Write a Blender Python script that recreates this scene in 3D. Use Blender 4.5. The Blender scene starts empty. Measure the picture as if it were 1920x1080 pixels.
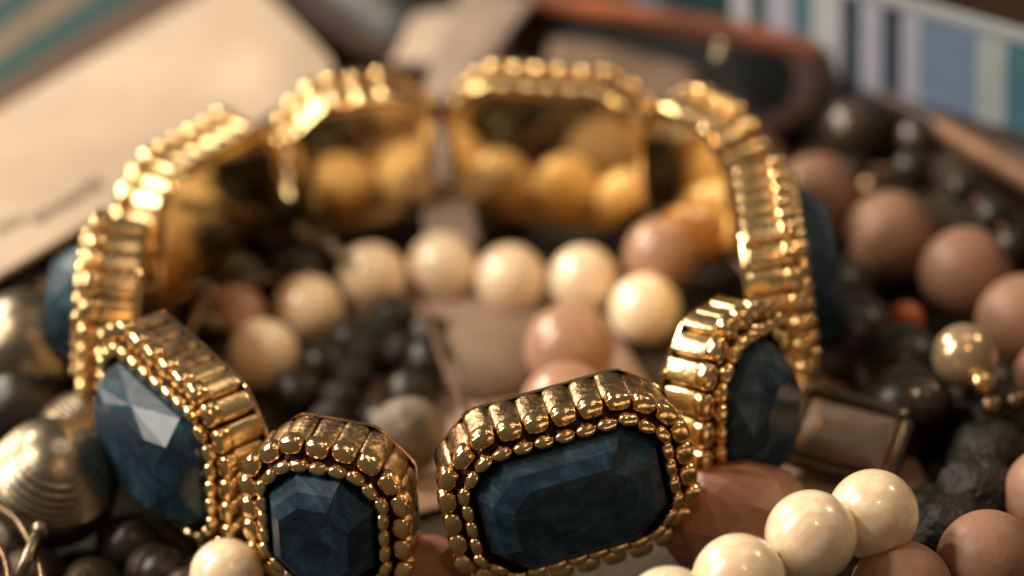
import bpy, math, random
from mathutils import Vector, Matrix
random.seed(7)
S = bpy.context.scene
S.unit_settings.scale_length = 0.01          # one unit is one centimetre
COL = S.collection
# ------------------------------------------------------------------ camera
CAMC = Vector((0.6135, -28.6256, 18.435)); EL = 0.56922; RO = -0.05773; FP = math.exp(8.78901)
fw = Vector((0, math.cos(EL), -math.sin(EL))); rt = Vector((1, 0, 0)); up = rt.cross(fw)
r2 = rt*math.cos(RO) + up*math.sin(RO); u2 = -rt*math.sin(RO) + up*math.cos(RO)
cd = bpy.data.cameras.new('camera'); cam = bpy.data.objects.new('camera', cd); COL.objects.link(cam)
M = Matrix((r2, u2, -fw)).transposed().to_4x4(); M.translation = CAMC; cam.matrix_world = M
cd.sensor_width = 36; cd.lens = 36*FP/1920; cd.clip_start = .5; cd.clip_end = 500
cd.dof.use_dof = True; cd.dof.focus_distance = 30.7; cd.dof.aperture_fstop = 0.112
S.camera = cam
# ------------------------------------------------------------------ light
W = bpy.data.worlds.new('World'); S.world = W; W.use_nodes = True
bg = W.node_tree.nodes['Background']; bg.inputs[0].default_value = (.32, .275, .22, 1); bg.inputs[1].default_value = .33
def area(name, d, dist, sx, sy, power, colr, target=(0, 0, 0)):
    l = bpy.data.lights.new(name, 'AREA'); l.shape = 'RECTANGLE'; l.size = sx; l.size_y = sy
    l.energy = power; l.color = colr
    o = bpy.data.objects.new(name, l); COL.objects.link(o)
    d = Vector(d).normalized(); o.location = Vector(target) + d*dist
    o.rotation_euler = d.to_track_quat('Z', 'Y').to_euler(); return o
area('window_light', (-.72, .46, .52), 42, 7, 9, 12500, (1, .84, .66))
area('glint_lamp', (-.60, .66, .60), 42, 1.8, 1.8, 8000, (1, .88, .70))  # small intense lamp added for bright glints on beads and pearls
area('side_window_light', (-.81, -.15, .56), 44, 6, 14, 9500, (1, .90, .78))
area('upper_sparkle_lamp', (-.60, -.02, .80), 44, 4, 5, 10500, (1, .88, .70))  # added lamp, whitens the right front ribs and adds sparkle
area('overhead_fill', (.25, .25, 1), 50, 20, 20, 1900, (1, .80, .60))  # unseen soft fill, added so the gold has something to reflect
area('lamp_right', (.80, .35, .75), 40, 4, 4, 2600, (1, .72, .42))
area('warm_lamp', (.25, -.45, .85), 40, 2.2, 2.2, 1500, (1, .55, .28))
S.view_settings.view_transform = 'Standard'; S.view_settings.look = 'None'
S.view_settings.exposure = 0; S.view_settings.gamma = 1
S.render.film_transparent = False
S.cycles.max_bounces = 8; S.cycles.sample_clamp_indirect = 6; S.cycles.caustics_reflective = True

def at(px, py, z):
    d = fw + r2*((px-960)/FP) - u2*((py-540)/FP)
    return CAMC + d*((z-CAMC.z)/d.z)
# ------------------------------------------------------------------ materials
MATS = {}
def mat(name, c, metal=0, rough=.5, c2=None, scale=4, bump=0, bscale=20, coat=0, crough=.05, sss=0, r2_=None,
        detail=6, distortion=0, trans=0, ior=1.45, spec=.5, lo=.35, hi=.65, aniso=None):
    m = bpy.data.materials.new(name); m.use_nodes = True; nt = m.node_tree; N = nt.nodes; Lk = nt.links
    b = N['Principled BSDF']
    b.inputs['Base Color'].default_value = (*c, 1); b.inputs['Metallic'].default_value = metal
    b.inputs['Roughness'].default_value = rough; b.inputs['Coat Weight'].default_value = coat
    b.inputs['Coat Roughness'].default_value = crough; b.inputs['Subsurface Weight'].default_value = sss
    b.inputs['Subsurface Radius'].default_value = (.3, .2, .1); b.inputs['Subsurface Scale'].default_value = .3
    b.inputs['Transmission Weight'].default_value = trans; b.inputs['IOR'].default_value = ior
    b.inputs['Specular IOR Level'].default_value = spec
    tc = N.new('ShaderNodeTexCoord')
    oi = N.new('ShaderNodeObjectInfo'); ad = N.new('ShaderNodeVectorMath'); ad.operation = 'ADD'
    sc = N.new('ShaderNodeVectorMath'); sc.operation = 'SCALE'; sc.inputs[3].default_value = 37.0
    Lk.new(oi.outputs['Random'], sc.inputs[0]); Lk.new(tc.outputs['Object'], ad.inputs[0]); Lk.new(sc.outputs[0], ad.inputs[1])
    vec = ad.outputs[0]
    if c2 is not None or r2_ is not None:
        n = N.new('ShaderNodeTexNoise'); n.inputs['Scale'].default_value = scale; n.inputs['Detail'].default_value = detail
        n.inputs['Distortion'].default_value = distortion; n.inputs['Roughness'].default_value = .6; Lk.new(vec, n.inputs['Vector'])
        r = N.new('ShaderNodeValToRGB'); r.color_ramp.elements[0].position = lo; r.color_ramp.elements[1].position = hi
        Lk.new(n.outputs['Fac'], r.inputs[0])
        if c2 is not None:
            r.color_ramp.elements[0].color = (*c, 1); r.color_ramp.elements[1].color = (*c2, 1)
            Lk.new(r.outputs[0], b.inputs['Base Color'])
        if r2_ is not None:
            mr = N.new('ShaderNodeMapRange'); mr.inputs['From Min'].default_value = .3; mr.inputs['From Max'].default_value = .7
            mr.inputs['To Min'].default_value = rough; mr.inputs['To Max'].default_value = r2_
            Lk.new(n.outputs['Fac'], mr.inputs['Value']); Lk.new(mr.outputs[0], b.inputs['Roughness'])
    if bump:
        n2 = N.new('ShaderNodeTexNoise'); n2.inputs['Scale'].default_value = bscale; n2.inputs['Detail'].default_value = 4
        Lk.new(vec, n2.inputs['Vector'])
        bm = N.new('ShaderNodeBump'); bm.inputs['Strength'].default_value = bump; bm.inputs['Distance'].default_value = .05
        Lk.new(n2.outputs['Fac'], bm.inputs['Height']); Lk.new(bm.outputs[0], b.inputs['Normal'])
    MATS[name] = m; return m
GOLD = mat('gold_plating', (.96, .70, .34), 1, .15, (.86, .56, .24), 3, .12, 14, r2_=.27)
RIBG = mat('gold_ribs', (.97, .75, .40), 1, .20, (.88, .60, .29), 3, .16, 16, r2_=.30)
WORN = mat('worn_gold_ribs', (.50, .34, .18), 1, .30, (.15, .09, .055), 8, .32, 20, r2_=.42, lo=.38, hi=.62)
BEADG = mat('bead_gold', (.97, .72, .37), 1, .11, (.88, .58, .26), 5, .12, 16, r2_=.22)
PLATE = mat('polished_gold_plate', (.98, .76, .38), 1, .03, (.93, .68, .31), 1.5, .008, 2, r2_=.07)
SETD = mat('shaded_gap_setting', (.05, .028, .014), .6, .5, (.018, .011, .008), 6, .2, 20)  # dark link body, shade of the gaps between ribs and beads as colour
PEARL = mat('cream_pearl', (1, .84, .62), 0, .26, (.92, .68, .45), 2.0, .12, 4, coat=.7, crough=.07, sss=.3, detail=4, distortion=3.5, spec=1, lo=.40, hi=.60)
PEACH = mat('peach_bead', (.36, .195, .122), 0, .52, (.27, .14, .085), 1.6, .12, 14, coat=.10, crough=.35, sss=.1)
PINK = mat('pink_glossy_bead', (.44, .25, .165), 0, .35, (.36, .20, .13), 2, coat=.4, crough=.15, sss=.2)
TAN = mat('tan_pebble', (.22, .15, .10), 0, .7, (.17, .11, .07), 1.5, .1, 6)
AGATE = mat('brown_agate', (.24, .10, .055), 0, .45, (.34, .16, .09), 1.6, coat=.05, crough=.4, sss=.2, distortion=1.5)
BLACK = mat('black_glossy_bead', (.008, .009, .007), 0, .36, (.026, .020, .013), 4, .2, 10)
LAVA = mat('dark_lava_stone', (.004, .004, .0025), 0, .55, (.016, .013, .007), 5, 1, 11)
GLAVA = mat('grey_pitted_stone', (.07, .055, .038), 0, .6, (.24, .19, .14), 3.2, .9, 7)
SILV = mat('tarnished_silver', (.36, .31, .235), 1, .24, (.20, .155, .10), 2.2, .15, 8, r2_=.42)
CHAMP = mat('champagne_pearl', (.62, .46, .28), .55, .22, (.5, .36, .2), 3, coat=.5)
BRONZE = mat('dark_bronze', (.20, .13, .07), .9, .35, (.09, .06, .035), 4, .3, 12)
DULL = mat('dull_tarnished_bronze', (.07, .05, .03), .6, .5, (.035, .026, .017), 4, .4, 12)
GLASS = mat('clear_crystal', (.85, .78, .68), 0, .05, trans=.85, ior=1.55, coat=.3)
SMOKE = mat('smoky_glass', (.018, .014, .010), 0, .28, (.055, .038, .024), 2, .2, 4, coat=.3)
PAPER = mat('cream_paper', (.50, .40, .305), 0, .55, (.40, .31, .23), .5, .08, 10, coat=.12, crough=.3)
INK = mat('grey_ink', (.30, .23, .17), 0, .7)
PLASTIC = mat('milky_plastic', (.34, .26, .21), 0, .35, (.26, .20, .17), 1.2, .1, 3, coat=.3, crough=.25)
TORT = mat('brown_tortoiseshell', (.16, .055, .028), 0, .45, (.42, .13, .05), .5, coat=.12, crough=.3, lo=.42, hi=.62)
LENS = mat('dark_lens', (.010, .014, .016), 0, .4)
VELV = mat('dark_brown_velvet', (.034, .029, .020), 0, .9, (.058, .044, .030), 2.5, .5, 16)
SATIN = mat('pale_satin', (.44, .32, .26), 0, .55, (.38, .27, .22), 1.2, .15, 4)
LEATHER = mat('dark_leather', (.035, .018, .012), 0, .45, (.055, .028, .018), 3, .4, 14)
AMBER = mat('amber_bead', (.50, .13, .03), 0, .2, coat=.6, sss=.2)
GBAR = mat('rose_gold_bar', (.22, .12, .07), .5, .6, (.17, .09, .05), 2, .1, 8)
CORD = mat('brown_cord', (.12, .06, .03), 0, .7)
def plain(name, c, rough=.6): return mat(name, c, 0, rough, tuple(v*.86 for v in c), 2.5, .08, 14)
TEAL = plain('teal_print', (.06, .19, .25)); DTEAL = plain('dark_teal_print', (.012, .055, .06)); WHT = plain('white_print', (.54, .58, .64))
LIL = plain('lilac_white_print', (.44, .46, .60)); NAVY = plain('navy_print', (.035, .055, .085)); GBL = plain('grey_blue_print', (.17, .26, .40))
CRM = plain('cream_print', (.40, .46, .49)); BRN = plain('brown_shadow_print', (.09, .055, .036)); TANP = plain('tan_print', (.17, .12, .08))
def stone_mat():
    m = bpy.data.materials.new('marbled_blue_stone'); m.use_nodes = True; N = m.node_tree.nodes; Lk = m.node_tree.links
    b = N['Principled BSDF']; tc = N.new('ShaderNodeTexCoord'); oi = N.new('ShaderNodeObjectInfo')
    sc = N.new('ShaderNodeVectorMath'); sc.operation = 'SCALE'; sc.inputs[3].default_value = 23
    ad = N.new('ShaderNodeVectorMath'); Lk.new(oi.outputs['Random'], sc.inputs[0]); Lk.new(tc.outputs['Object'], ad.inputs[0]); Lk.new(sc.outputs[0], ad.inputs[1])
    n = N.new('ShaderNodeTexNoise'); n.inputs['Scale'].default_value = 2.6; n.inputs['Detail'].default_value = 9; n.inputs['Distortion'].default_value = 1.8
    n.inputs['Roughness'].default_value = .62; Lk.new(ad.outputs[0], n.inputs['Vector'])
    r = N.new('ShaderNodeValToRGB'); e = r.color_ramp.elements
    e[0].position = .33; e[0].color = (.005, .013, .026, 1); e[1].position = .72; e[1].color = (.034, .098, .138, 1)
    x = e.new(.5); x.color = (.011, .036, .062, 1)
    Lk.new(n.outputs['Fac'], r.inputs[0])
    v = N.new('ShaderNodeTexNoise'); v.inputs['Scale'].default_value = 2.6; v.inputs['Detail'].default_value = 5; v.inputs['Distortion'].default_value = 3.5
    Lk.new(ad.outputs[0], v.inputs['Vector'])
    s = N.new('ShaderNodeMath'); s.operation = 'SUBTRACT'; s.inputs[1].default_value = .5; Lk.new(v.outputs['Fac'], s.inputs[0])
    a = N.new('ShaderNodeMath'); a.operation = 'ABSOLUTE'; Lk.new(s.outputs[0], a.inputs[0])
    mr = N.new('ShaderNodeMapRange'); mr.inputs['From Max'].default_value = .022; mr.inputs['To Min'].default_value = .65; mr.inputs['To Max'].default_value = 0
    Lk.new(a.outputs[0], mr.inputs['Value'])
    mx = N.new('ShaderNodeMixRGB'); Lk.new(mr.outputs[0], mx.inputs[0]); Lk.new(r.outputs[0], mx.inputs[1]); mx.inputs[2].default_value = (.004, .010, .018, 1)
    Lk.new(mx.outputs[0], b.inputs['Base Color'])
    b.inputs['Specular IOR Level'].default_value = .3; b.inputs['Roughness'].default_value = .42; b.inputs['Coat Weight'].default_value = .20; b.inputs['Coat Roughness'].default_value = .12
    bm = N.new('ShaderNodeBump'); bm.inputs['Strength'].default_value = .10; bm.inputs['Distance'].default_value = .03
    Lk.new(n.outputs['Fac'], bm.inputs['Height']); Lk.new(bm.outputs[0], b.inputs['Normal'])
    return m
STONE = stone_mat()
# ------------------------------------------------------------------ helpers
def me(name, v, f, m, smooth=True):
    d = bpy.data.meshes.new(name); d.from_pydata([tuple(x) for x in v], [], f); d.update()
    for x in (m if isinstance(m, (list, tuple)) else [m]): d.materials.append(x)
    if smooth:
        for p in d.polygons: p.use_smooth = True
    return d
def link(name, data, parent=None, mw=None, kind=None):
    o = bpy.data.objects.new(name, data); COL.objects.link(o)
    if parent: o.parent = parent
    if mw is not None: o.matrix_basis = mw
    if kind: o['kind'] = kind
    return o
def thing(name, label, cat, loc=(0, 0, 0), group=None, data=None, mw=None):
    o = bpy.data.objects.new(name, data); COL.objects.link(o)
    if mw is not None: o.matrix_basis = mw
    else: o.location = loc
    o['label'] = label; o['category'] = cat
    if group: o['group'] = group
    return o
def superell(hx, hy, hz, e1, e2, nu=10, nv=6):
    def c(w, e): return math.copysign(abs(math.cos(w))**e, math.cos(w))
    def s(w, e): return math.copysign(abs(math.sin(w))**e, math.sin(w))
    v = [(0, 0, -hz)]
    for j in range(1, nv):
        a = -math.pi/2 + math.pi*j/nv
        for i in range(nu):
            b = 2*math.pi*i/nu
            v.append((hx*c(a, e1)*c(b, e2), hy*c(a, e1)*s(b, e2), hz*s(a, e1)))
    v.append((0, 0, hz)); f = []
    for i in range(nu):
        f.append((0, 1+(i+1) % nu, 1+i)); k = 1+(nv-2)*nu
        f.append((len(v)-1, k+i, k+(i+1) % nu))
    for j in range(nv-2):
        for i in range(nu):
            a = 1+j*nu+i; b = 1+j*nu+(i+1) % nu; f.append((a, b, b+nu, a+nu))
    return v, f
def sphere(name, r, m, nu=32, nv=20, sq=1.0, rough=0, hole=True):
    v, f = superell(r, r, r*sq, 1, 1, nu, nv)
    if rough:
        from mathutils import noise
        v = [Vector(q)*(1 + rough*noise.noise(Vector(q)*3.1/r*.6) + rough*.5*noise.noise(Vector(q)*8/r)) for q in v]
    return me(name, v, f, m)
def tube(pts, r, n=8, closed=False):
    P = [Vector(p) for p in pts]; v = []; f = []; k = len(P); up_ = Vector((0, 0, 1))
    for i, p in enumerate(P):
        a = P[(i-1) % k] if (closed or i) else p; b = P[(i+1) % k] if (closed or i < k-1) else p
        t = (b-a).normalized(); x = t.cross(up_)
        if x.length < 1e-3: x = t.cross(Vector((1, 0, 0)))
        x.normalize(); y = x.cross(t)
        rr = r[i] if isinstance(r, (list, tuple)) else r
        for j in range(n):
            w = 2*math.pi*j/n; v.append(p + x*rr*math.cos(w) + y*rr*math.sin(w))
    for i in range(k if closed else k-1):
        for j in range(n):
            a = i*n+j; b = i*n+(j+1) % n; c = ((i+1) % k)*n
            f.append((a, b, c+(j+1) % n, c+j))
    if not closed: f.append(tuple(range(n))[::-1]); f.append(tuple((k-1)*n+j for j in range(n)))
    return v, f
def catmull(P, n=6, closed=False):
    P = [Vector(p) for p in P]; out = []; k = len(P)
    for i in range(k if closed else k-1):
        g = lambda j: P[j % k] if closed else P[max(0, min(k-1, j))]
        a, b, c, d = g(i-1), g(i), g(i+1), g(i+2)
        for s in range(n):
            t = s/n; out.append(.5*((2*b)+(c-a)*t+(2*a-5*b+4*c-d)*t*t+(3*b-a-3*c+d)*t**3))
    if not closed: out.append(P[-1])
    return out
def boxm(x0, x1, y0, y1, z0, z1, bev=0):
    v = [(x, y, z) for z in (z0, z1) for y in (y0, y1) for x in (x0, x1)]
    return v, [(0, 2, 3, 1), (4, 5, 7, 6), (0, 1, 5, 4), (2, 6, 7, 3), (0, 4, 6, 2), (1, 3, 7, 5)]
def slab(poly, th, down=True):
    n = len(poly); v = [Vector(p) for p in poly] + [Vector(p)-Vector((0, 0, th)) for p in poly]
    return v, [tuple(range(n)), tuple(range(2*n-1, n-1, -1))] + [(i, n+i, n+(i+1) % n, (i+1) % n) for i in range(n)]
def bevel(o, w, seg=2):
    b = o.modifiers.new('bevel', 'BEVEL'); b.width = w; b.segments = seg; b.limit_method = 'ANGLE'
# ------------------------------------------------------------------ setting
v, f = [], []
g = 60
for j in range(g+1):
    for i in range(g+1):
        x = -16+32*i/g; y = -12+36*j/g
        v.append((x, y, -1.33 + .05*math.sin(x*2.1+y)*math.cos(y*1.7-x*.6) - .02))
for j in range(g):
    for i in range(g): a = j*(g+1)+i; f.append((a, a+1, a+g+2, a+g+1))
link('velvet_floor', me('velvet_floor', v, f, VELV), kind='structure')
# ------------------------------------------------------------------ the bracelet
LNK = {1: (-3.0284, 0.0939, 0.068, 3.1107, -0.20, 0.1553), 2: (-2.3208, -1.6589, -0.0499, 3.7679, -0.0812, 0.0277),
 3: (-1.0215, -2.9243, -0.0886, 4.391, -0.0389, -0.0322), 4: (0.9400, -2.9441, 0.1143, 4.8891, 0.1425, -0.0352),
 5: (2.3177, -1.7806, 0.0323, 5.6912, -0.1695, 0.0657), 6: (2.9005, 0.008, 0.1355, -0.0147, -0.0068, 0.1013),
 7: (2.4598, 1.7903, 0.0924, 0.6321, -0.0205, 0.0208), 8: (1.0455, 2.8186, -0.1283, 1.227, -0.0579, -0.0272),
 9: (-0.8738, 2.8974, -0.1235, 1.7688, 0.056, 0.0691), 10: (-2.3347, 1.8288, -0.0521, 2.5648, 0.1446, 0.0583)}
DIM = {True: (1.057, .834, .367, 27), False: (.72, .824, .361, 21)}
def octo(a, b, c, off, bev=.07):
    a += off; b += off; c += .586*off
    P = [(a, -(b-c)), (a, b-c), (a-c, b), (-(a-c), b), (-a, b-c), (-a, -(b-c)), (-(a-c), -b), (a-c, -b)]
    out = []
    bev = max(.02, bev+off*.2)
    for i in range(8):
        p = Vector(P[i]); q0 = Vector(P[i-1]); q1 = Vector(P[(i+1) % 8])
        A = p + (q0-p).normalized()*bev; B = p + (q1-p).normalized()*bev
        out += [A, A*.25+B*.25+p*.5, B]
    return out
def sample(path, n):
    k = len(path); L = [(path[(i+1) % k]-path[i]).length for i in range(k)]; T = sum(L); out = []
    start = 0.0
    for s in range(n):
        d = (s+.5)/n*T; i = 0
        while d > L[i]: d -= L[i]; i += 1
        out.append(path[i] + (path[(i+1) % k]-path[i])*(d/L[i]))
    res = []
    for s in range(n):
        t = (out[(s+1) % n]-out[s-1]).normalized(); res.append((out[s], t))
    return res
def loft(dims, prof, caps=False, sc=None):
    v = []; f = []
    for (off, n) in prof:
        v += [(p.x, p.y, n) for p in octo(*dims, off)]
    for r in range(len(prof)-1):
        for i in range(24):
            a = r*24+i; b = r*24+(i+1) % 24; f.append((a, b, b+24, a+24))
    if caps: f.append(tuple(range(24))[::-1]); f.append(tuple((len(prof)-1)*24+i for i in range(24)))
    return v, f
def frame_of(l):
    x, y, z, yaw, ro, pi = l
    n = Vector((math.cos(yaw), math.sin(yaw), 0)); t = Vector((-math.sin(yaw), math.cos(yaw), 0)); w = Vector((0, 0, 1))
    n2 = n*math.cos(pi)+w*math.sin(pi); w2 = -n*math.sin(pi)+w*math.cos(pi)
    t3 = t*math.cos(ro)+w2*math.sin(ro); w3 = -t*math.sin(ro)+w2*math.cos(ro)
    m = Matrix((t3, w3, n2)).transposed().to_4x4(); m.translation = (x, y, z); return m
bracelet = thing('bracelet', 'wide gold stretch bracelet of ten links set with faceted dark blue stones, standing on edge', 'bracelet')
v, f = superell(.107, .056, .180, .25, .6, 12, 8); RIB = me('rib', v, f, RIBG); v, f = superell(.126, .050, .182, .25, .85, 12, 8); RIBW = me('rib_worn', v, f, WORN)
v, f = superell(.114, .086, .088, .55, .70, 12, 8); BEADM = me('bead', v, f, BEADG)
v, f = superell(.094, .058, .072, .72, .75, 12, 8); BEAD2 = me('bead_small', v, f, BEADG)
MESH = {}
for big in (True, False):
    a, b, c, cnt = DIM[big]; d3 = (a, b, c)
    v, f = loft(d3, [(-.16, .01), (-.08, .03), (-.066, .05), (-.066, .39), (-.09, .40), (-.10, .46), (-.122, .49), (-.195, .49), (-.21, .36), (-.40, .355)])
    core = me('link_body', v, f, [GOLD, SETD])
    for p in core.polygons:
        if p.index >= 0: p.material_index = 1
    v, f = loft(d3, [(.0, .02), (-.004, -.022), (-.03, -.040), (-.12, -.044)]); f.append(tuple(72+i for i in range(24))[::-1])
    f = [tuple(reversed(q)) for q in f[:-1]] + [f[-1]]
    plate = me('inner_plate', v, f, PLATE, smooth=False)
    for p in plate.polygons[:72]: p.use_smooth = True
    # faceted stone
    sa, sb, scn = a-.235, b-.225, c-.08
    def oc(k, n, rot=False, sx=1):
        A, B, C_ = sa*k, sb*k, scn*k
        P = [(A, -(B-C_)), (A, B-C_), (A-C_, B), (-(A-C_), B), (-A, B-C_), (-A, -(B-C_)), (-(A-C_), -B), (A-C_, -B)]
        if rot: P = [((P[i][0]+P[(i+1) % 8][0])/2, (P[i][1]+P[(i+1) % 8][1])/2) for i in range(8)]
        return [(x, y, n) for x, y in P]
    V = oc(.97, .34)+oc(1, .48)+oc(.975, .60)+oc(.84, .79, True)+oc(.62, .875); F = []
    for r in range(2):
        for i in range(8): q = r*8+i; w = r*8+(i+1) % 8; F.append((q, w, w+8, q+8))
    for i in range(8):
        q = 16+i; w = 16+(i+1) % 8; F.append((q, w, 24+i)); F.append((w, 24+(i+1) % 8, 24+i))
        F.append((24+i, 32+(i+1) % 8, 32+i)); F.append((24+i, 24+(i+1) % 8, 32+(i+1) % 8))
    F.append(tuple(32+i for i in range(8)))
    st = me('stone', V, F, STONE, smooth=False)
    V2 = oc(.97, .34)+oc(1, .48)+oc(.975, .58)+oc(.85, .71)+oc(.66, .80); F2 = []
    for r in range(4):
        for i in range(8): q = r*8+i; w = r*8+(i+1) % 8; F2.append((q, w, w+8, q+8))
    F2.append(tuple(32+i for i in range(8)))
    st2 = me('stone_flat', V2, F2, STONE, smooth=False)
    MESH[big] = (core, plate, st, st2)
mass_v, mass_f = [], []
def add_mass(mesh, M4):
    o = len(mass_v); mass_v.extend([M4 @ q.co for q in mesh.vertices]); mass_f.extend([tuple(o+i for i in p.vertices) for p in mesh.polygons])
for k in range(1, 11):
    big = k % 2 == 0; a, b, c, cnt = DIM[big]; FM = frame_of(LNK[k]); hs, dz = {5: (1.14, -.11), 2: (1.07, -.06), 6: (1.05, -.04), 4: (1.02, 0)}.get(k, (1, 0))
    FM = FM @ Matrix.Translation((0, dz, 0)) @ Matrix.Diagonal(({4: 1.02, 9: 1.07, 8: 1.03, 10: 1.04, 1: 1.05}.get(k, 1), hs, 1, 1)); core, plate, st, st2 = MESH[big]
    lk = link('link', core, bracelet, FM)
    link('inner_plate', plate, lk); s_ = link('stone', st2 if k in (3, 4) else st, lk, Matrix.Rotation(math.radians({5: 3}.get(k, 0)), 4, 'X'))
    for i, (p, t) in enumerate(sample(octo(a, b, c, -.02), cnt)):
        nu_ = Vector((t.y, -t.x, 0)); tt = Vector((t.x, t.y, 0))
        # tangent, outward, axis: keep right handed
        R = Matrix((-tt, nu_, Vector((0, 0, 1)))).transposed().to_4x4()
        j = random.uniform(-.004, .004); R.translation = (p.x+nu_.x*(j-.022), p.y+nu_.y*(j-.022), .185)
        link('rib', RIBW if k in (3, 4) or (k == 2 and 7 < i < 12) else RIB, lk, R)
        R2 = R.copy(); R2.translation = (p.x+nu_.x*.014, p.y+nu_.y*.014, .43)
        if k in (8, 9): add_mass(BEADM, FM @ R2)
        else: link('bead', BEADM, lk, R2)
    for i, (p, t) in enumerate(sample(octo(a, b, c, -.155), cnt+3)):
        nu_ = Vector((t.y, -t.x, 0)); R = Matrix((-Vector((t.x, t.y, 0)), nu_, Vector((0, 0, 1)))).transposed().to_4x4()
        R.translation = (p.x, p.y, .525)
        if k in (2, 3, 4, 5): link('bead', BEAD2, lk, R)
        else: add_mass(BEAD2, FM @ R)
link('bead_border', me('bead_border', mass_v, mass_f, BEADG), bracelet, kind='stuff')
for zc in (-.64,):
    ring = [Vector(LNK[k][:3]) + Vector((math.cos(LNK[k][3]), math.sin(LNK[k][3]), 0))*.17 + Vector((0, 0, zc)) for k in range(1, 11)]
    v, f = tube(catmull(ring, 6, True), .03, 6, True); link('elastic_cord', me('elastic_cord', v, f, CORD), bracelet)
# ------------------------------------------------------------------ strands
def strand(name, label, cat, pts, r, m, bead, cordm=CORD, seg=(28, 16), rough=0, sq=1, group=None, jitter=0, cord=True):
    pts = [Vector(p) for p in pts]; c = sum(pts, Vector())/len(pts)
    t = thing(name, label, cat, c, group)
    ms = sphere(bead, r, m, seg[0], seg[1], sq, rough)
    for i, p in enumerate(pts):
        rr = random.uniform(1-jitter, 1+jitter)
        M4 = Matrix.Translation(p-c) @ Matrix.Rotation(random.uniform(0, 6.28), 4, Vector((random.random(), random.random(), random.random()+.1)).normalized()) @ Matrix.Scale(rr, 4)
        link(bead, ms, t, M4)
    if cord and len(pts) > 1:
        v, f = tube([p-c for p in catmull(pts, 4)], .035, 6); link('cord', me('cord', v, f, cordm), t)
    return t
def P(l, z): return [at(x, y, z) for x, y in l]
strand('pearl_bracelet', 'arc of seven cream pearls lying inside the gold bracelet', 'pearl bracelet',
       P([(495, 665), (578, 580), (697, 520), (830, 498), (957, 522), (1095, 525), (1210, 580)], -.96), .365, PEARL, 'pearl', seg=(40, 24))
strand('pearl_necklace', 'run of cream pearls at the bottom right, on the brown faceted stone', 'pearl necklace',
       [at(1255, 1150, .05), at(1385, 1088, .1), at(1520, 1005, .1), at(1637, 965, .0)], .405, PEARL, 'pearl', seg=(48, 28))
strand('loose_pearl', 'cream pearl half hidden below the small front link', 'pearl', [at(425, 1078, -.75)], .34, PEARL, 'pearl', cord=False)
strand('peach_necklace', 'row of large matt peach beads right of the gold bracelet', 'bead necklace',
       P([(1395, 320), (1535, 372), (1670, 445), (1813, 515), (1920, 605), (1990, 720)], -.6), .475, PEACH, 'bead', seg=(40, 24))
strand('peach_bracelet', 'peach beads in the bottom right corner beyond the pearls', 'bead bracelet',
       [at(1690, 1110, -.55), at(1852, 1052, -.55), at(1975, 930, -.6)], .46, PEACH, 'bead', seg=(40, 24))
thing('dusky_bead', 'dusky pink bead between the rightmost pearl of the arc and the back links', 'bead', at(1242, 478, -.75), data=sphere('dusky_bead', .40, PINK, 36, 20))
strand('pink_pendant_pair', 'two touching pink beads behind the large front link', 'bead pair',
       [at(1068, 655, -.8), at(1062, 765, -.8)], .45, PINK, 'bead', seg=(36, 20))
pb = sphere('tan_pebble', .66, TAN, 36, 20, .5, .02)
thing('tan_pebble', 'flat round tan pebble bead behind the large front link', 'pebble bead', at(925, 672, -1.1), data=pb)
# brown cord loop by the pebble
v, f = tube(catmull([at(790, 560, -.9), at(812, 620, -.72), at(835, 690, -.62), at(865, 750, -.6), at(900, 800, -.8)], 6), .035, 6)
thing('leather_cord', 'thin brown cord curving past the tan pebble bead', 'cord', data=me('leather_cord', v, f, CORD))
# brown agate
def gem(r, m, name, seed, sq=1):
    rnd = random.Random(seed); import bmesh
    bm = bmesh.new(); bmesh.ops.create_icosphere(bm, subdivisions=2, radius=r)
    for q in bm.verts: q.co *= rnd.uniform(.94, 1.04); q.co.z *= sq
    bmesh.ops.convex_hull(bm, input=bm.verts)
    d = bpy.data.meshes.new(name); bm.to_mesh(d); bm.free(); d.materials.append(m); return d
thing('agate_stone', 'large reddish brown faceted stone under the gold bracelet and pearls', 'agate stone', at(1385, 985, -.72), data=gem(.72, AGATE, 'agate_stone', 3, .8))
thing('agate_chip', 'orange brown stone glimpsed in the gap between the two front links', 'agate stone', at(800, 1075, -.8), data=gem(.42, AGATE, 'agate_chip', 5, .8))
thing('pitted_stone', 'grey pitted round stone bead in the gap between the front links', 'stone bead', at(765, 815, -.75), data=sphere('pitted_stone', .37, GLAVA, 40, 24, 1, .06))
# dark strands filling the tray
def line(a, b, n, z, wob=.12):
    A = at(*a, z); B = at(*b, z); out = []
    for i in range(n):
        t = i/(n-1); p = A.lerp(B, t); out.append(p + Vector((random.uniform(-wob, wob), random.uniform(-wob, wob), random.uniform(-.05, .05))))
    return out
def curve(px, z, step, wob=.03):
    C = catmull([at(x, y, z) for x, y in px], 24); out = [C[0]]
    for p in C:
        if (p-out[-1]).length >= step: out.append(p + Vector((0, 0, random.uniform(-wob, wob))))
    return out
strand('lava_necklace', 'dark rough lava stone beads behind the pearls at the right', 'lava bead necklace',
       curve([(1775, 1005), (1850, 905), (1860, 800), (1935, 740)], -.75, .62), .40, LAVA, 'lava_bead', seg=(36, 22), rough=.10)
strand('lava_bracelet', 'lava beads beside the peach beads in the lower right corner', 'lava bead bracelet',
       curve([(1690, 1020), (1760, 960), (1720, 1060)], -.95, .5), .30, LAVA, 'lava_bead', seg=(30, 18), rough=.12)
strand('crystal_bracelet', 'dark grey rough beads inside the ring behind the small front link', 'bead bracelet',
       curve([(600, 840), (640, 745), (690, 650), (730, 610), (755, 690)], -.95, .4), .21, LAVA, 'lava_bead', seg=(28, 16), rough=.14)
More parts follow.
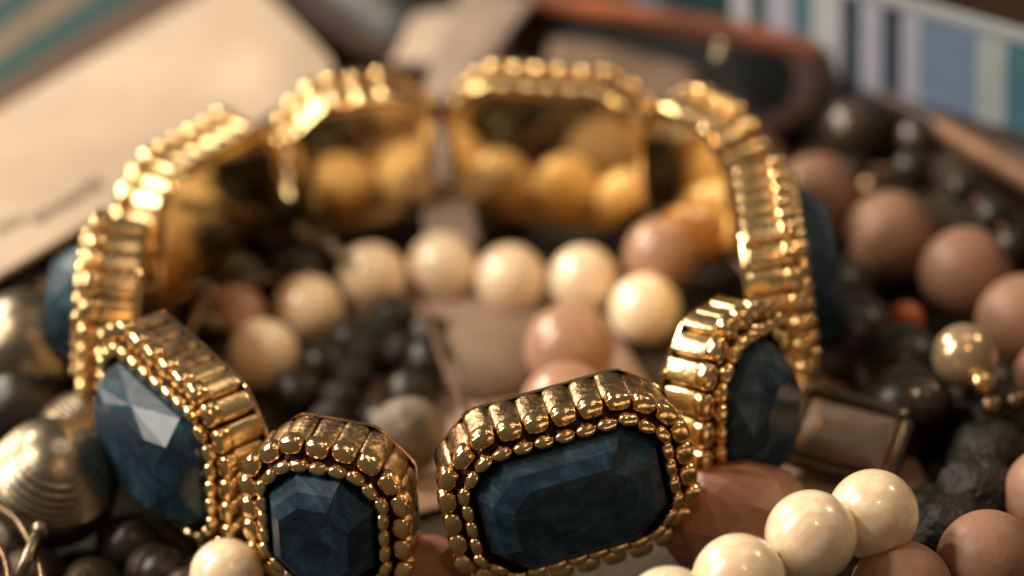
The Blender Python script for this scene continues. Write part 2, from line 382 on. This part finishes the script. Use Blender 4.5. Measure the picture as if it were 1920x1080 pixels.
strand('black_necklace', 'black glossy beads right of the gold bracelet near the champagne pearl', 'black bead necklace',
       curve([(1560, 560), (1605, 640), (1690, 690), (1680, 760), (1780, 780), (1900, 700)], -.8, .72), .46, BLACK, 'black_bead', seg=(32, 18))
strand('onyx_bracelet', 'black beads in the shade of the back left links', 'black bead bracelet',
       curve([(330, 470), (430, 400), (560, 400), (560, 520), (430, 540), (380, 620)], -.95, .56), .32, BLACK, 'black_bead', seg=(28, 16))
strand('onyx_necklace', 'black beads under the pearl arc behind the rough dark beads', 'black bead necklace',
       curve([(560, 740), (660, 640), (780, 600), (800, 700), (640, 880), (380, 1090), (230, 1010)], -1.05, .5), .27, BLACK, 'black_bead', seg=(24, 14))
strand('bronze_necklace', 'dull dark bronze beads along the bottom left under the blue stone', 'bronze bead necklace',
       curve([(230, 1020), (310, 1085), (420, 1150)], -1.05, .5), .26, DULL, 'bronze_bead', seg=(28, 16), rough=.06)

strand('bronze_bracelet', 'dark bronze beads between the sunglasses and the peach beads', 'bronze bead bracelet',
       curve([(1420, 290), (1600, 350), (1750, 420), (1870, 520)], -1.0, .8), .42, BRONZE, 'bronze_bead', seg=(28, 16), rough=.05)
thing('amber_bead', 'small orange amber bead under the peach beads', 'amber bead', at(1700, 598, -.6), data=sphere('amber_bead', .17, AMBER))
thing('champagne_pearl', 'shiny champagne metallic pearl at the right below the peach beads', 'pearl', at(1808, 668, -.1), data=sphere('champagne_pearl', .31, CHAMP, 40, 24))
thing('gold_bead', 'tiny gold bead touching the champagne pearl', 'gold bead', at(1842, 718, -.15), data=sphere('gold_bead', .12, BEADG))
for i, (x, y) in enumerate([(1860, 762), (1905, 752)]):
    thing('gold_spacer', ['small dull gold spacer bead left of its twin at the right edge', 'small dull gold spacer bead cut by the right edge of the picture'][i], 'spacer bead', at(x, y, -.3), data=sphere('gold_spacer', .11, BRONZE))
thing('glass_drop', 'small smoky glass bead under the champagne pearl', 'glass bead', at(1735, 750, -.35), data=sphere('glass_drop', .22, SMOKE))
# small chain
t = thing('fine_chain', 'fine metal chain behind the pearl arc inside the bracelet', 'chain', at(600, 450, -.6))
cm = sphere('chain_link', .065, SILV, 12, 8)
for i in range(9): link('chain_link', cm, t, Matrix.Translation(at(560+11*i, 432+6*i + 5*math.sin(i), -.6)-t.location))
thing('rose_bead', 'dusky rose bead behind the two leftmost pearls', 'bead', at(450, 585, -.75), data=sphere('rose_bead', .26, PINK))
thing('crystal_bead', 'tiny clear crystal bead beside the dusky rose bead', 'crystal bead', at(397, 607, -.6), data=sphere('crystal_bead', .11, SILV))
v, f = tube(catmull([at(350, 640, -.8), at(385, 570, -.7), at(440, 540, -.7), at(520, 520, -.8)], 8), .05, 8)
thing('wire_earring', 'thin bronze wire arc behind the leftmost pearls', 'earring', data=me('wire_earring', v, f, BRONZE))
# pale satin
def patch(name, label, cat, px, z, m, th=.03):
    v, f = slab([at(x, y, z) for x, y in px], th); d = me(name, v, f, m, False); o = thing(name, label, cat, data=d); bevel(o, .01); return o
def cloth(name, label, cat, px, z, m, th=.03, n=14, amp=.05):
    A, B, C_, D = [at(x, y, z) for x, y in px]; v = []; f = []
    for j in range(n+1):
        for i in range(n+1):
            s, t_ = i/n, j/n; p = A.lerp(B, s).lerp(D.lerp(C_, s), t_)
            h = amp*math.sin(s*5.1+t_*2.2)*math.cos(t_*4.3+.6); v.append(p+Vector((0, 0, h)))
    k = len(v); v += [q-Vector((0, 0, th)) for q in v]; w = n+1
    for j in range(n):
        for i in range(n):
            a = j*w+i; f.append((a, a+w, a+w+1, a+1)); f.append((k+a, k+a+1, k+a+w+1, k+a+w))
    rim = [i for i in range(w)] + [j*w+n for j in range(1, w)] + [n*w+i for i in range(n-1, -1, -1)] + [j*w for j in range(n-1, 0, -1)]
    for i in range(len(rim)):
        a, b = rim[i], rim[(i+1) % len(rim)]; f.append((a, b, k+b, k+a))
    return thing(name, label, cat, data=me(name, v, f, m))
cloth('satin_cloth', 'pale pinkish satin under the crystal clasp at the lower right', 'satin cloth', [(1440, 640), (1640, 720), (1800, 1010), (1380, 980)], -1.1, SATIN)
cloth('satin_ribbon', 'pale satin ribbon end seen between the two front links', 'satin ribbon', [(640, 500), (1090, 520), (1290, 830), (700, 980)], -1.2, SATIN)
cloth('smoky_pouch', 'crumpled smoky plastic pouch between the dark divider and the peach beads', 'plastic pouch', [(1545, 130), (1730, 190), (2040, 500), (1600, 400)], -.55, SMOKE, n=30, amp=.22)
thing('glass_ball', 'grey glass ball with a bright highlight right of the sunglasses', 'glass ball', at(1605, 245, -.35), data=sphere('glass_ball', .36, SMOKE))
thing('glass_ball', 'smaller grey glass ball on the smoky pouch by the brown bar', 'glass ball', at(1722, 262, -.35), data=sphere('glass_ball_small', .24, SMOKE))
strand('jet_bracelet', 'small black beads and glints scattered over the smoky pouch', 'black bead bracelet',
       curve([(1600, 320), (1690, 330), (1770, 350), (1850, 400), (1890, 470), (1960, 520)], -.45, .62, .12), .17, BLACK, 'black_bead', seg=(24, 14), jitter=.25)
# crystal clasp
def placed(pts):      # frame from three pixels on a plane: origin, x end, y end
    o, x, y = pts; X = (x-o).normalized(); Z = X.cross(y-o).normalized(); Y = Z.cross(X)
    m = Matrix((X, Y, Z)).transposed().to_4x4(); m.translation = o; return m
cl = thing('crystal_clasp', 'rectangular step cut crystal in a metal setting behind the pearls', 'crystal clasp',
           mw=placed([at(1590, 822, -.72), at(1690, 848, -.72), at(1605, 770, -.55)]))
def frus(hx, hy, z0, k, z1):
    v = [(-hx, -hy, z0), (hx, -hy, z0), (hx, hy, z0), (-hx, hy, z0), (-hx*k, -hy*k, z1), (hx*k, -hy*k, z1), (hx*k, hy*k, z1), (-hx*k, hy*k, z1)]
    return v, [(0, 3, 2, 1), (4, 5, 6, 7), (0, 1, 5, 4), (1, 2, 6, 5), (2, 3, 7, 6), (3, 0, 4, 7)]
v = []; f = []
for (hx, hy, z) in [(.56, .40, -.12), (.58, .42, .06), (.53, .37, .10), (.48, .32, .07), (.48, .32, -.1)]:
    v += [(-hx, -hy, z), (hx, -hy, z), (hx, hy, z), (-hx, hy, z)]
for r in range(4):
    for i in range(4): a = r*4+i; b = r*4+(i+1) % 4; f.append((a, b, b+4, a+4))
f.append((3, 2, 1, 0)); f.append((16, 17, 18, 19))
link('setting', me('setting', v, f, SILV, False), cl)
v = []; f = []
for (hx, hy, z) in [(.47, .31, .02), (.42, .26, .12), (.33, .18, .17), (.24, .10, .19)]:
    v += [(-hx, -hy, z), (hx, -hy, z), (hx, hy, z), (-hx, hy, z)]
for r in range(3):
    for i in range(4): a = r*4+i; b = r*4+(i+1) % 4; f.append((a, b, b+4, a+4))
f.append((12, 13, 14, 15)); f.append((3, 2, 1, 0))
link('crystal', me('crystal', v, f, mat('champagne_crystal', (.40, .31, .23), .5, .10, (.55, .45, .35), 2, coat=1), False), cl)
for sx in (-.5, .5):
    for sy in (-.34, .34): link('prong', sphere('prong', .06, SILV, 12, 8), cl, Matrix.Translation((sx, sy, .12)))
# ------------------------------------------------------------------ silver beads, left
def lathe(prof, m, name, n=40):
    v = []; f = []
    for (r, z) in prof:
        for i in range(n): a = 2*math.pi*i/n; v.append((r*math.cos(a), r*math.sin(a), z))
    for j in range(len(prof)-1):
        for i in range(n): a = j*n+i; b = j*n+(i+1) % n; f.append((a, b, b+n, a+n))
    return me(name, v, f, m)
R = .62; prof = []
for i in range(181):
    a = math.pi*(.04+.92*i/180)-math.pi/2; r = R*math.cos(a); z = R*math.sin(a)
    if .30 < z/R < .82: r *= 1-.055*(.5+.5*math.cos((z/R-.30)/.52*5*2*math.pi))
    prof.append((r, z))
prof[0] = (.001, prof[0][1]); prof[-1] = (.001, prof[-1][1])
tilt = Matrix.Rotation(.35, 4, 'X') @ Matrix.Rotation(.25, 4, 'Y')
thing('grooved_bead', 'big silver ball bead with grooved rings at the left edge', 'silver bead', data=lathe(prof, SILV, 'grooved_bead'), mw=Matrix.Translation(at(100, 905, -.55)) @ tilt)
R = .45; prof2 = [(r*.68, z*.68) for r, z in prof]
thing('grooved_bead', 'smaller silver grooved bead behind the big grooved ball', 'silver bead', data=lathe(prof2, SILV, 'grooved_bead_small'), mw=Matrix.Translation(at(150, 815, -.7)) @ Matrix.Rotation(-.4, 4, 'X') @ Matrix.Rotation(.5, 4, 'Y'))
thing('silver_ball', 'large smooth silver ball at the left edge above the black bead', 'silver bead', at(50, 655, -.45), data=sphere('silver_ball', .60, SILV, 40, 24))
thing('silver_stud', 'small silver bead near the card at the left edge', 'silver bead', at(75, 558, -.5), data=sphere('silver_stud', .27, SILV, 32, 18))
thing('bronze_ball', 'dull bronze ball behind the leftmost blue stone', 'bronze bead', at(180, 690, -.8), data=sphere('bronze_ball', .5, BRONZE, 32, 18))
thing('black_ball', 'black round bead between the silver balls at the left edge', 'black bead', at(40, 765, -.75), data=sphere('black_ball', .42, BLACK, 32, 18))
t = thing('silver_pin', 'thin silver pin with a round tip in the bottom left corner', 'pin', at(55, 1040, -.5)); o0 = t.location
v, f = tube([at(30, 1090, -.55)-o0, at(72, 1000, -.35)-o0], .06, 8); link('shaft', me('shaft', v, f, SILV), t)
link('tip', sphere('tip', .085, SILV, 16, 10), t, Matrix.Translation(at(75, 994, -.34)-o0))
for i, (pa, lb) in enumerate([([(-30, 940), (30, 975), (75, 1060), (80, 1120)], 'thin bronze wire loop crossing the silver pin'), ([(-20, 1000), (10, 1050), (20, 1110)], 'thin bronze wire at the left edge beside the silver pin')]):
    v, f = tube(catmull([at(x, y, -.5) for x, y in pa], 8), .04, 8); thing('wire_loop', lb, 'wire', data=me('wire_loop', v, f, BRONZE))
strand('tarnished_necklace', 'tarnished silver beads below the big grooved ball', 'bead necklace',
       curve([(-30, 900), (60, 1080), (180, 1100)], -1.1, .55), .30, DULL, 'bronze_bead', seg=(28, 16), rough=.05)
strand('jet_necklace', 'black beads in the gap between the card and the left links', 'black bead necklace',
       curve([(-20, 560), (60, 520), (150, 450), (230, 560)], -1.0, .6), .36, BLACK, 'black_bead', seg=(28, 16))
# ------------------------------------------------------------------ card
cz = .05
A, B, C_, D = at(-330, 395, cz), at(452, -52, cz), at(640, 138, cz), at(-180, 620, cz)
n = 24; v = []; f = []
def cardp(s, t):
    h = .10*math.exp(-((s-.90)**2/.006+(t-.75)**2/.05)) + .05*math.sin(t*3)
    return A.lerp(B, s).lerp(D.lerp(C_, s), t) + Vector((0, 0, h))
# rounded far corner
for j in range(n+1):
    for i in range(n+1):
        s, t_ = i/n, j/n
        rr = .045
        if s > 1-rr and t_ > .88:
            s = min(s, 1-rr+rr*math.sqrt(max(0, 1-((t_-.88)/.12)**2)))
        v.append(cardp(s, t_))
k = len(v); v += [q-Vector((0, 0, .06)) for q in v]; w = n+1
for j in range(n):
    for i in range(n):
        a = j*w+i; f.append((a, a+w, a+w+1, a+1)); f.append((k+a, k+a+1, k+a+w+1, k+a+w))
rim = [i for i in range(w)] + [j*w+n for j in range(1, w)] + [n*w+i for i in range(n-1, -1, -1)] + [j*w for j in range(n-1, 0, -1)]
for i in range(len(rim)): a, b = rim[i], rim[(i+1) % len(rim)]; f.append((a, b, k+b, k+a))
card = thing('card', 'cream paper card with blurred handwriting at the upper left', 'card', data=me('card', v, f, PAPER, True))
sm = card.modifiers.new('split', 'EDGE_SPLIT'); sm.split_angle = math.radians(50)
def scribble(p0, p1, hgt, n, seed, wd):
    rnd = random.Random(seed); pts = []
    a = Vector(p0); b = Vector(p1); d = (b-a).normalized(); nn = Vector((d.y, -d.x))
    for i in range(n):
        t_ = i/(n-1); q = a.lerp(b, t_) + d*rnd.uniform(-4, 4) + nn*hgt*((i % 2)*rnd.uniform(.4, 1)-.2*rnd.random())
        p = at(q.x, q.y, cz); pts.append(p+Vector((0, 0, .012)))
    # rest on the card surface
    out = catmull(pts, 4); vv = []; ff = []
    inv = None
    for i, p in enumerate(out):
        tdir = (out[min(i+1, len(out)-1)]-out[max(0, i-1)]).normalized(); side = Vector((-tdir.y, tdir.x, 0))*wd
        z = surf(p); vv += [Vector((p.x, p.y, z))+side, Vector((p.x, p.y, z))-side]
    for i in range(len(out)-1): ff.append((2*i, 2*i+1, 2*i+3, 2*i+2))
    return vv, ff
def surf(p):
    best = min(v[:k], key=lambda q: (q.x-p.x)**2+(q.y-p.y)**2); return best.z+.02
for (a, b, h, nn_, sd, wd) in [((0, 445), (45, 418), 22, 7, 1, .03), ((62, 425), (135, 382), 14, 16, 2, .028), ((135, 382), (188, 350), 20, 12, 4, .035)]:
    vv, ff = scribble(a, b, h, nn_, sd, wd); link('handwriting', me('handwriting', vv, ff, INK), card)
# ------------------------------------------------------------------ striped cloth, left
def strip(quads, name, label, cat, z, th, parent=None):
    v = []; f = []; ms = []; mi = []
    for (a, b, c, d, m) in quads:
        k = len(v); v += [at(*a, z), at(*b, z), at(*c, z), at(*d, z)]; f.append((k, k+1, k+2, k+3))
        if m not in ms: ms.append(m)
        mi.append(ms.index(m))
    nq = len(f)
    d_ = me(name, v, f, ms, False)
    for p, i in zip(d_.polygons, mi): p.material_index = i
    o = thing(name, label, cat, data=d_); so = o.modifiers.new('thick', 'SOLIDIFY'); so.thickness = th; so.offset = -1; return o
def L_(x, yl, slope): return (x, yl+slope*x)
bands = [(-260, -.70, DTEAL), (10, -.70, TEAL), (22, -.69, DTEAL), (57, -.69, TANP), (107, -.68, DTEAL), (155, -.60, BRN), (330, -.55, None)]
bands = [(-400, -.78, DTEAL), (-60, -.74, TANP), (-10, -.72, DTEAL), (56, -.70, TANP), (106, -.67, DTEAL), (156, -.62, BRN), (300, -.52, None)]  # brown band beside the card has shadow mixed into its colour
q = []
for i in range(len(bands)-1):
    y0, s0, m = bands[i]; y1, s1, _ = bands[i+1]
    q.append((L_(-250, y1, s1), L_(620, y1, s1), L_(620, y0, s0), L_(-250, y0, s0), m))
strip(q, 'striped_cloth', 'teal and tan striped cloth behind the cream card', 'striped cloth', -.5, .15)
# ------------------------------------------------------------------ box wall, right
zt = 1.1; a = at(1700, -4, zt); b = at(1920, 58, zt); dx = (b-a).normalized(); px_u = (b-a).length/220
org = a; box = thing('jewellery_box', 'jewellery box wall with blue, white and grey striped lining and dark rim, upper right', 'jewellery box', org)
nrm = Vector((dx.y, -dx.x, 0))       # towards the viewer
if nrm.y > 0: nrm = -nrm
bounds = [1040, 1120, 1300, 1310, 1372, 1406, 1437, 1486, 1522, 1577, 1613, 1653, 1690, 1724, 1832, 1885, 2010, 2080, 2250]
cols = [TEAL, CRM, WHT, DTEAL, WHT, DTEAL, LIL, TEAL, WHT, NAVY, LIL, NAVY, LIL, GBL, CRM, TEAL, WHT, NAVY]
bounds[1:4] = [1180, 1240, 1300]; cols[:4] = [DTEAL, TEAL, DTEAL, DTEAL]
def wallx(px):        # where the picture column px meets the wall, at mid height
    z = zt-.6; lo, hi = -40., 40.
    for _ in range(50):
        m_ = (lo+hi)/2; p = org+dx*m_+Vector((0, 0, z-zt)); d = p-CAMC
        x = 960+FP*d.dot(r2)/d.dot(fw)
        if x < px: lo = m_
        else: hi = m_
    return lo
v = []; f = []; ms = []; mi = []
for i in range(len(cols)):
    x0, x1 = wallx(bounds[i]), wallx(bounds[i+1]); k = len(v)
    for (x, z) in ((x0, -3), (x1, -3), (x1, -.16), (x0, -.16)): v.append(dx*x+Vector((0, 0, z)))
    f.append((k, k+1, k+2, k+3))
    if cols[i] not in ms: ms.append(cols[i])
    mi.append(ms.index(cols[i]))
d_ = me('striped_lining', v, f, ms, False)
for p, i in zip(d_.polygons, mi): p.material_index = i
o = link('striped_lining', d_, box)
def wbox(x0, x1, z0, z1, y0, y1, m, name):
    v, f = boxm(x0, x1, y0, y1, z0, z1); X = Matrix((dx, -nrm, Vector((0, 0, 1)))).transposed().to_4x4()
    o = link(name, me(name, v, f, m, False), box, X); bevel(o, .03); return o
x0, x1 = wallx(1040), wallx(2250)
wbox(x0, x1, -.16, .02, -.03, .2, CRM, 'lining_border'); wbox(x0, x1, -3, -.17, .004, .2, LEATHER, 'wall')
wbox(x0, x1, .024, .9, -.02, .5, LEATHER, 'rim')
# dark rail in front of the lining
ra, rb = at(1480, 100, -.1), at(2050, 352, -.1); rd = (rb-ra).normalized(); rn = Vector((rd.y, -rd.x, 0)); rn = rn if rn.y > 0 else -rn
v, f = boxm(0, (rb-ra).length, 0, .42, -1.1, .0); X = Matrix((rd, rn, Vector((0, 0, 1)))).transposed().to_4x4(); X.translation = ra
rail = thing('box_divider', 'dark leather divider in front of the striped lining', 'divider', data=me('box_divider', v, f, LEATHER, False), mw=X); bevel(rail, .08, 3)
v, f = tube(catmull([at(1730, 222, -.3), at(1780, 248, -.25), at(1850, 290, -.25), at(1960, 352, -.3)], 8), .15, 12)
thing('rose_gold_bangle', 'matt brown copper bar along the dark divider at the right edge', 'bangle', data=me('rose_gold_bangle', v, f, GBAR))
v, f = slab([at(1560, 180, -.35), at(1700, 250, -.35), at(1960, 420, -.35), at(1960, 560, -.6), at(1640, 330, -.6)], .03)
# ------------------------------------------------------------------ sunglasses
sg = thing('sunglasses', 'brown tortoiseshell sunglasses with dark lenses behind the bracelet', 'sunglasses', at(1000, 60, -.3)); so = sg.location
def rim(px, z, r, name, m):
    pts = [at(x, y, zz)-so for (x, y, zz) in [(p[0], p[1], z if len(p) < 3 else p[2]) for p in px]]
    C = catmull(pts, 5, True); v, f = tube(C, r, 10, True); o = link(name, me(name, v, f, m), sg); return C
TORTD = mat('dark_brown_rim', (.022, .012, .009), 0, .6, (.045, .018, .012), .8, spec=.2)
def flat_rim(px, name, m):
    C = [at(*p)-so for p in px]; c = sum(C, Vector())/len(C); v = []; f = []; k = len(C)
    for p in C:
        d = (p-c).normalized()
        for (q, h) in ((.0, .0), (.0, .16), (-.30, .16), (-.36, .0)): v.append(p+d*(q+.15)+Vector((0, 0, h)))
    for i in range(k):
        for j in range(4):
            a_ = i*4+j; b_ = i*4+(j+1) % 4; n_ = ((i+1) % k)*4; f.append((a_, n_+j, n_+(j+1) % 4, b_))
    o = link(name, me(name, v, f, m, False), sg); bevel(o, .04, 2)
    v = [c+Vector((0, 0, .1))]+[p+Vector((0, 0, .05)) for p in C]; f = [(0, 1+i, 1+(i+1) % k) for i in range(k)]
    o = link('lens', me('lens', v, f, LENS), sg); s2 = o.modifiers.new('thick', 'SOLIDIFY'); s2.thickness = .06
flat_rim([(1000, 40, -.1), (1150, 60, -.05), (1350, 92, .0), (1490, 118, .0), (1515, 135, -.02), (1520, 175, -.15), (1500, 225, -.35), (1450, 250, -.45), (1300, 258, -.5), (1120, 230, -.5), (1000, 180, -.4), (975, 100, -.25)], 'rim', TORTD)
flat_rim([(480, -110, .0), (700, -160, .1), (900, -120, .1), (960, -30, .0), (900, 70, -.3), (800, 135, -.5), (680, 95, -.5), (560, 25, -.4), (480, -50, -.2)], 'rim', TORTD)
bar = [(985, 8, .1), (1150, 32, .12), (1350, 66, .12), (1450, 86, .12), (1535, 105, .12)]
lo = [at(x, y, z)-so for x, y, z in bar]; v = []; f = []
for p in lo:
    for (dy, h) in ((.13, 0), (.13, .16), (-.13, .16), (-.13, 0)): v.append(p+Vector((0, dy, h)))
for i in range(len(lo)-1):
    for j in range(4): a_ = i*4+j; b_ = i*4+(j+1) % 4; f.append((a_, a_+4, b_+4, b_))
f += [(0, 1, 2, 3), (len(v)-1, len(v)-2, len(v)-3, len(v)-4)]
o = link('brow_bar', me('brow_bar', v, f, TORT, False), sg); bevel(o, .03); o['label'] = 'amber brown brow bar'
v, f = tube([p-so for p in catmull([at(930, -40, .0), at(965, 5, .1), at(1010, 30, .0)], 5)], .17, 10); link('bridge', me('bridge', v, f, TORTD), sg)
v, f = tube([p-so for p in catmull([at(780, 122, -.4), at(900, 200, -.6), at(1100, 330, -.9)], 6)], .14, 8); link('temple_arm', me('temple_arm', v, f, TORTD), sg)
# plastic strip, tag, glass stud
cloth('plastic_strip', 'milky translucent plastic strip running behind the bracelet towards the top', 'plastic strip', [(880, -60), (1030, -40), (868, 185), (778, 200)], .25, PLASTIC, n=16, amp=.04)
cloth('plastic_strip_end', 'lower end of the milky plastic strip seen between the two back links', 'plastic strip', [(770, 230), (860, 230), (900, 450), (800, 460)], -.7, PLASTIC, n=10, amp=.03)
cloth('paper_tag', 'small tan paper tag on the left lens of the sunglasses', 'paper tag', [(775, 30), (880, 10), (850, 120), (735, 115)], .0, PAPER, n=8, amp=.02)
cloth('lens_reflection', 'grey brown sheet standing in for the reflection on the right lens of the sunglasses', 'lens reflection', [(1030, 70), (1310, 115), (1330, 230), (1000, 190)], -.02, mat('grey_brown_reflection', (.20,.14,.10), 0, .5, (.12,.08,.055), 1.5), n=8, amp=.04)  # added sheet, its colour stands in for a reflection on the lens
for i, (x, y, r_) in enumerate([(1357, 88, .10), (1352, 108, .10)]):
    thing('glass_stud', ['upper of two tiny glass studs at the amber top bar of the sunglasses', 'lower of two tiny glass studs at the amber top bar of the sunglasses'][i], 'glass stud', at(x, y, .32), data=sphere('glass_stud', r_, SILV))
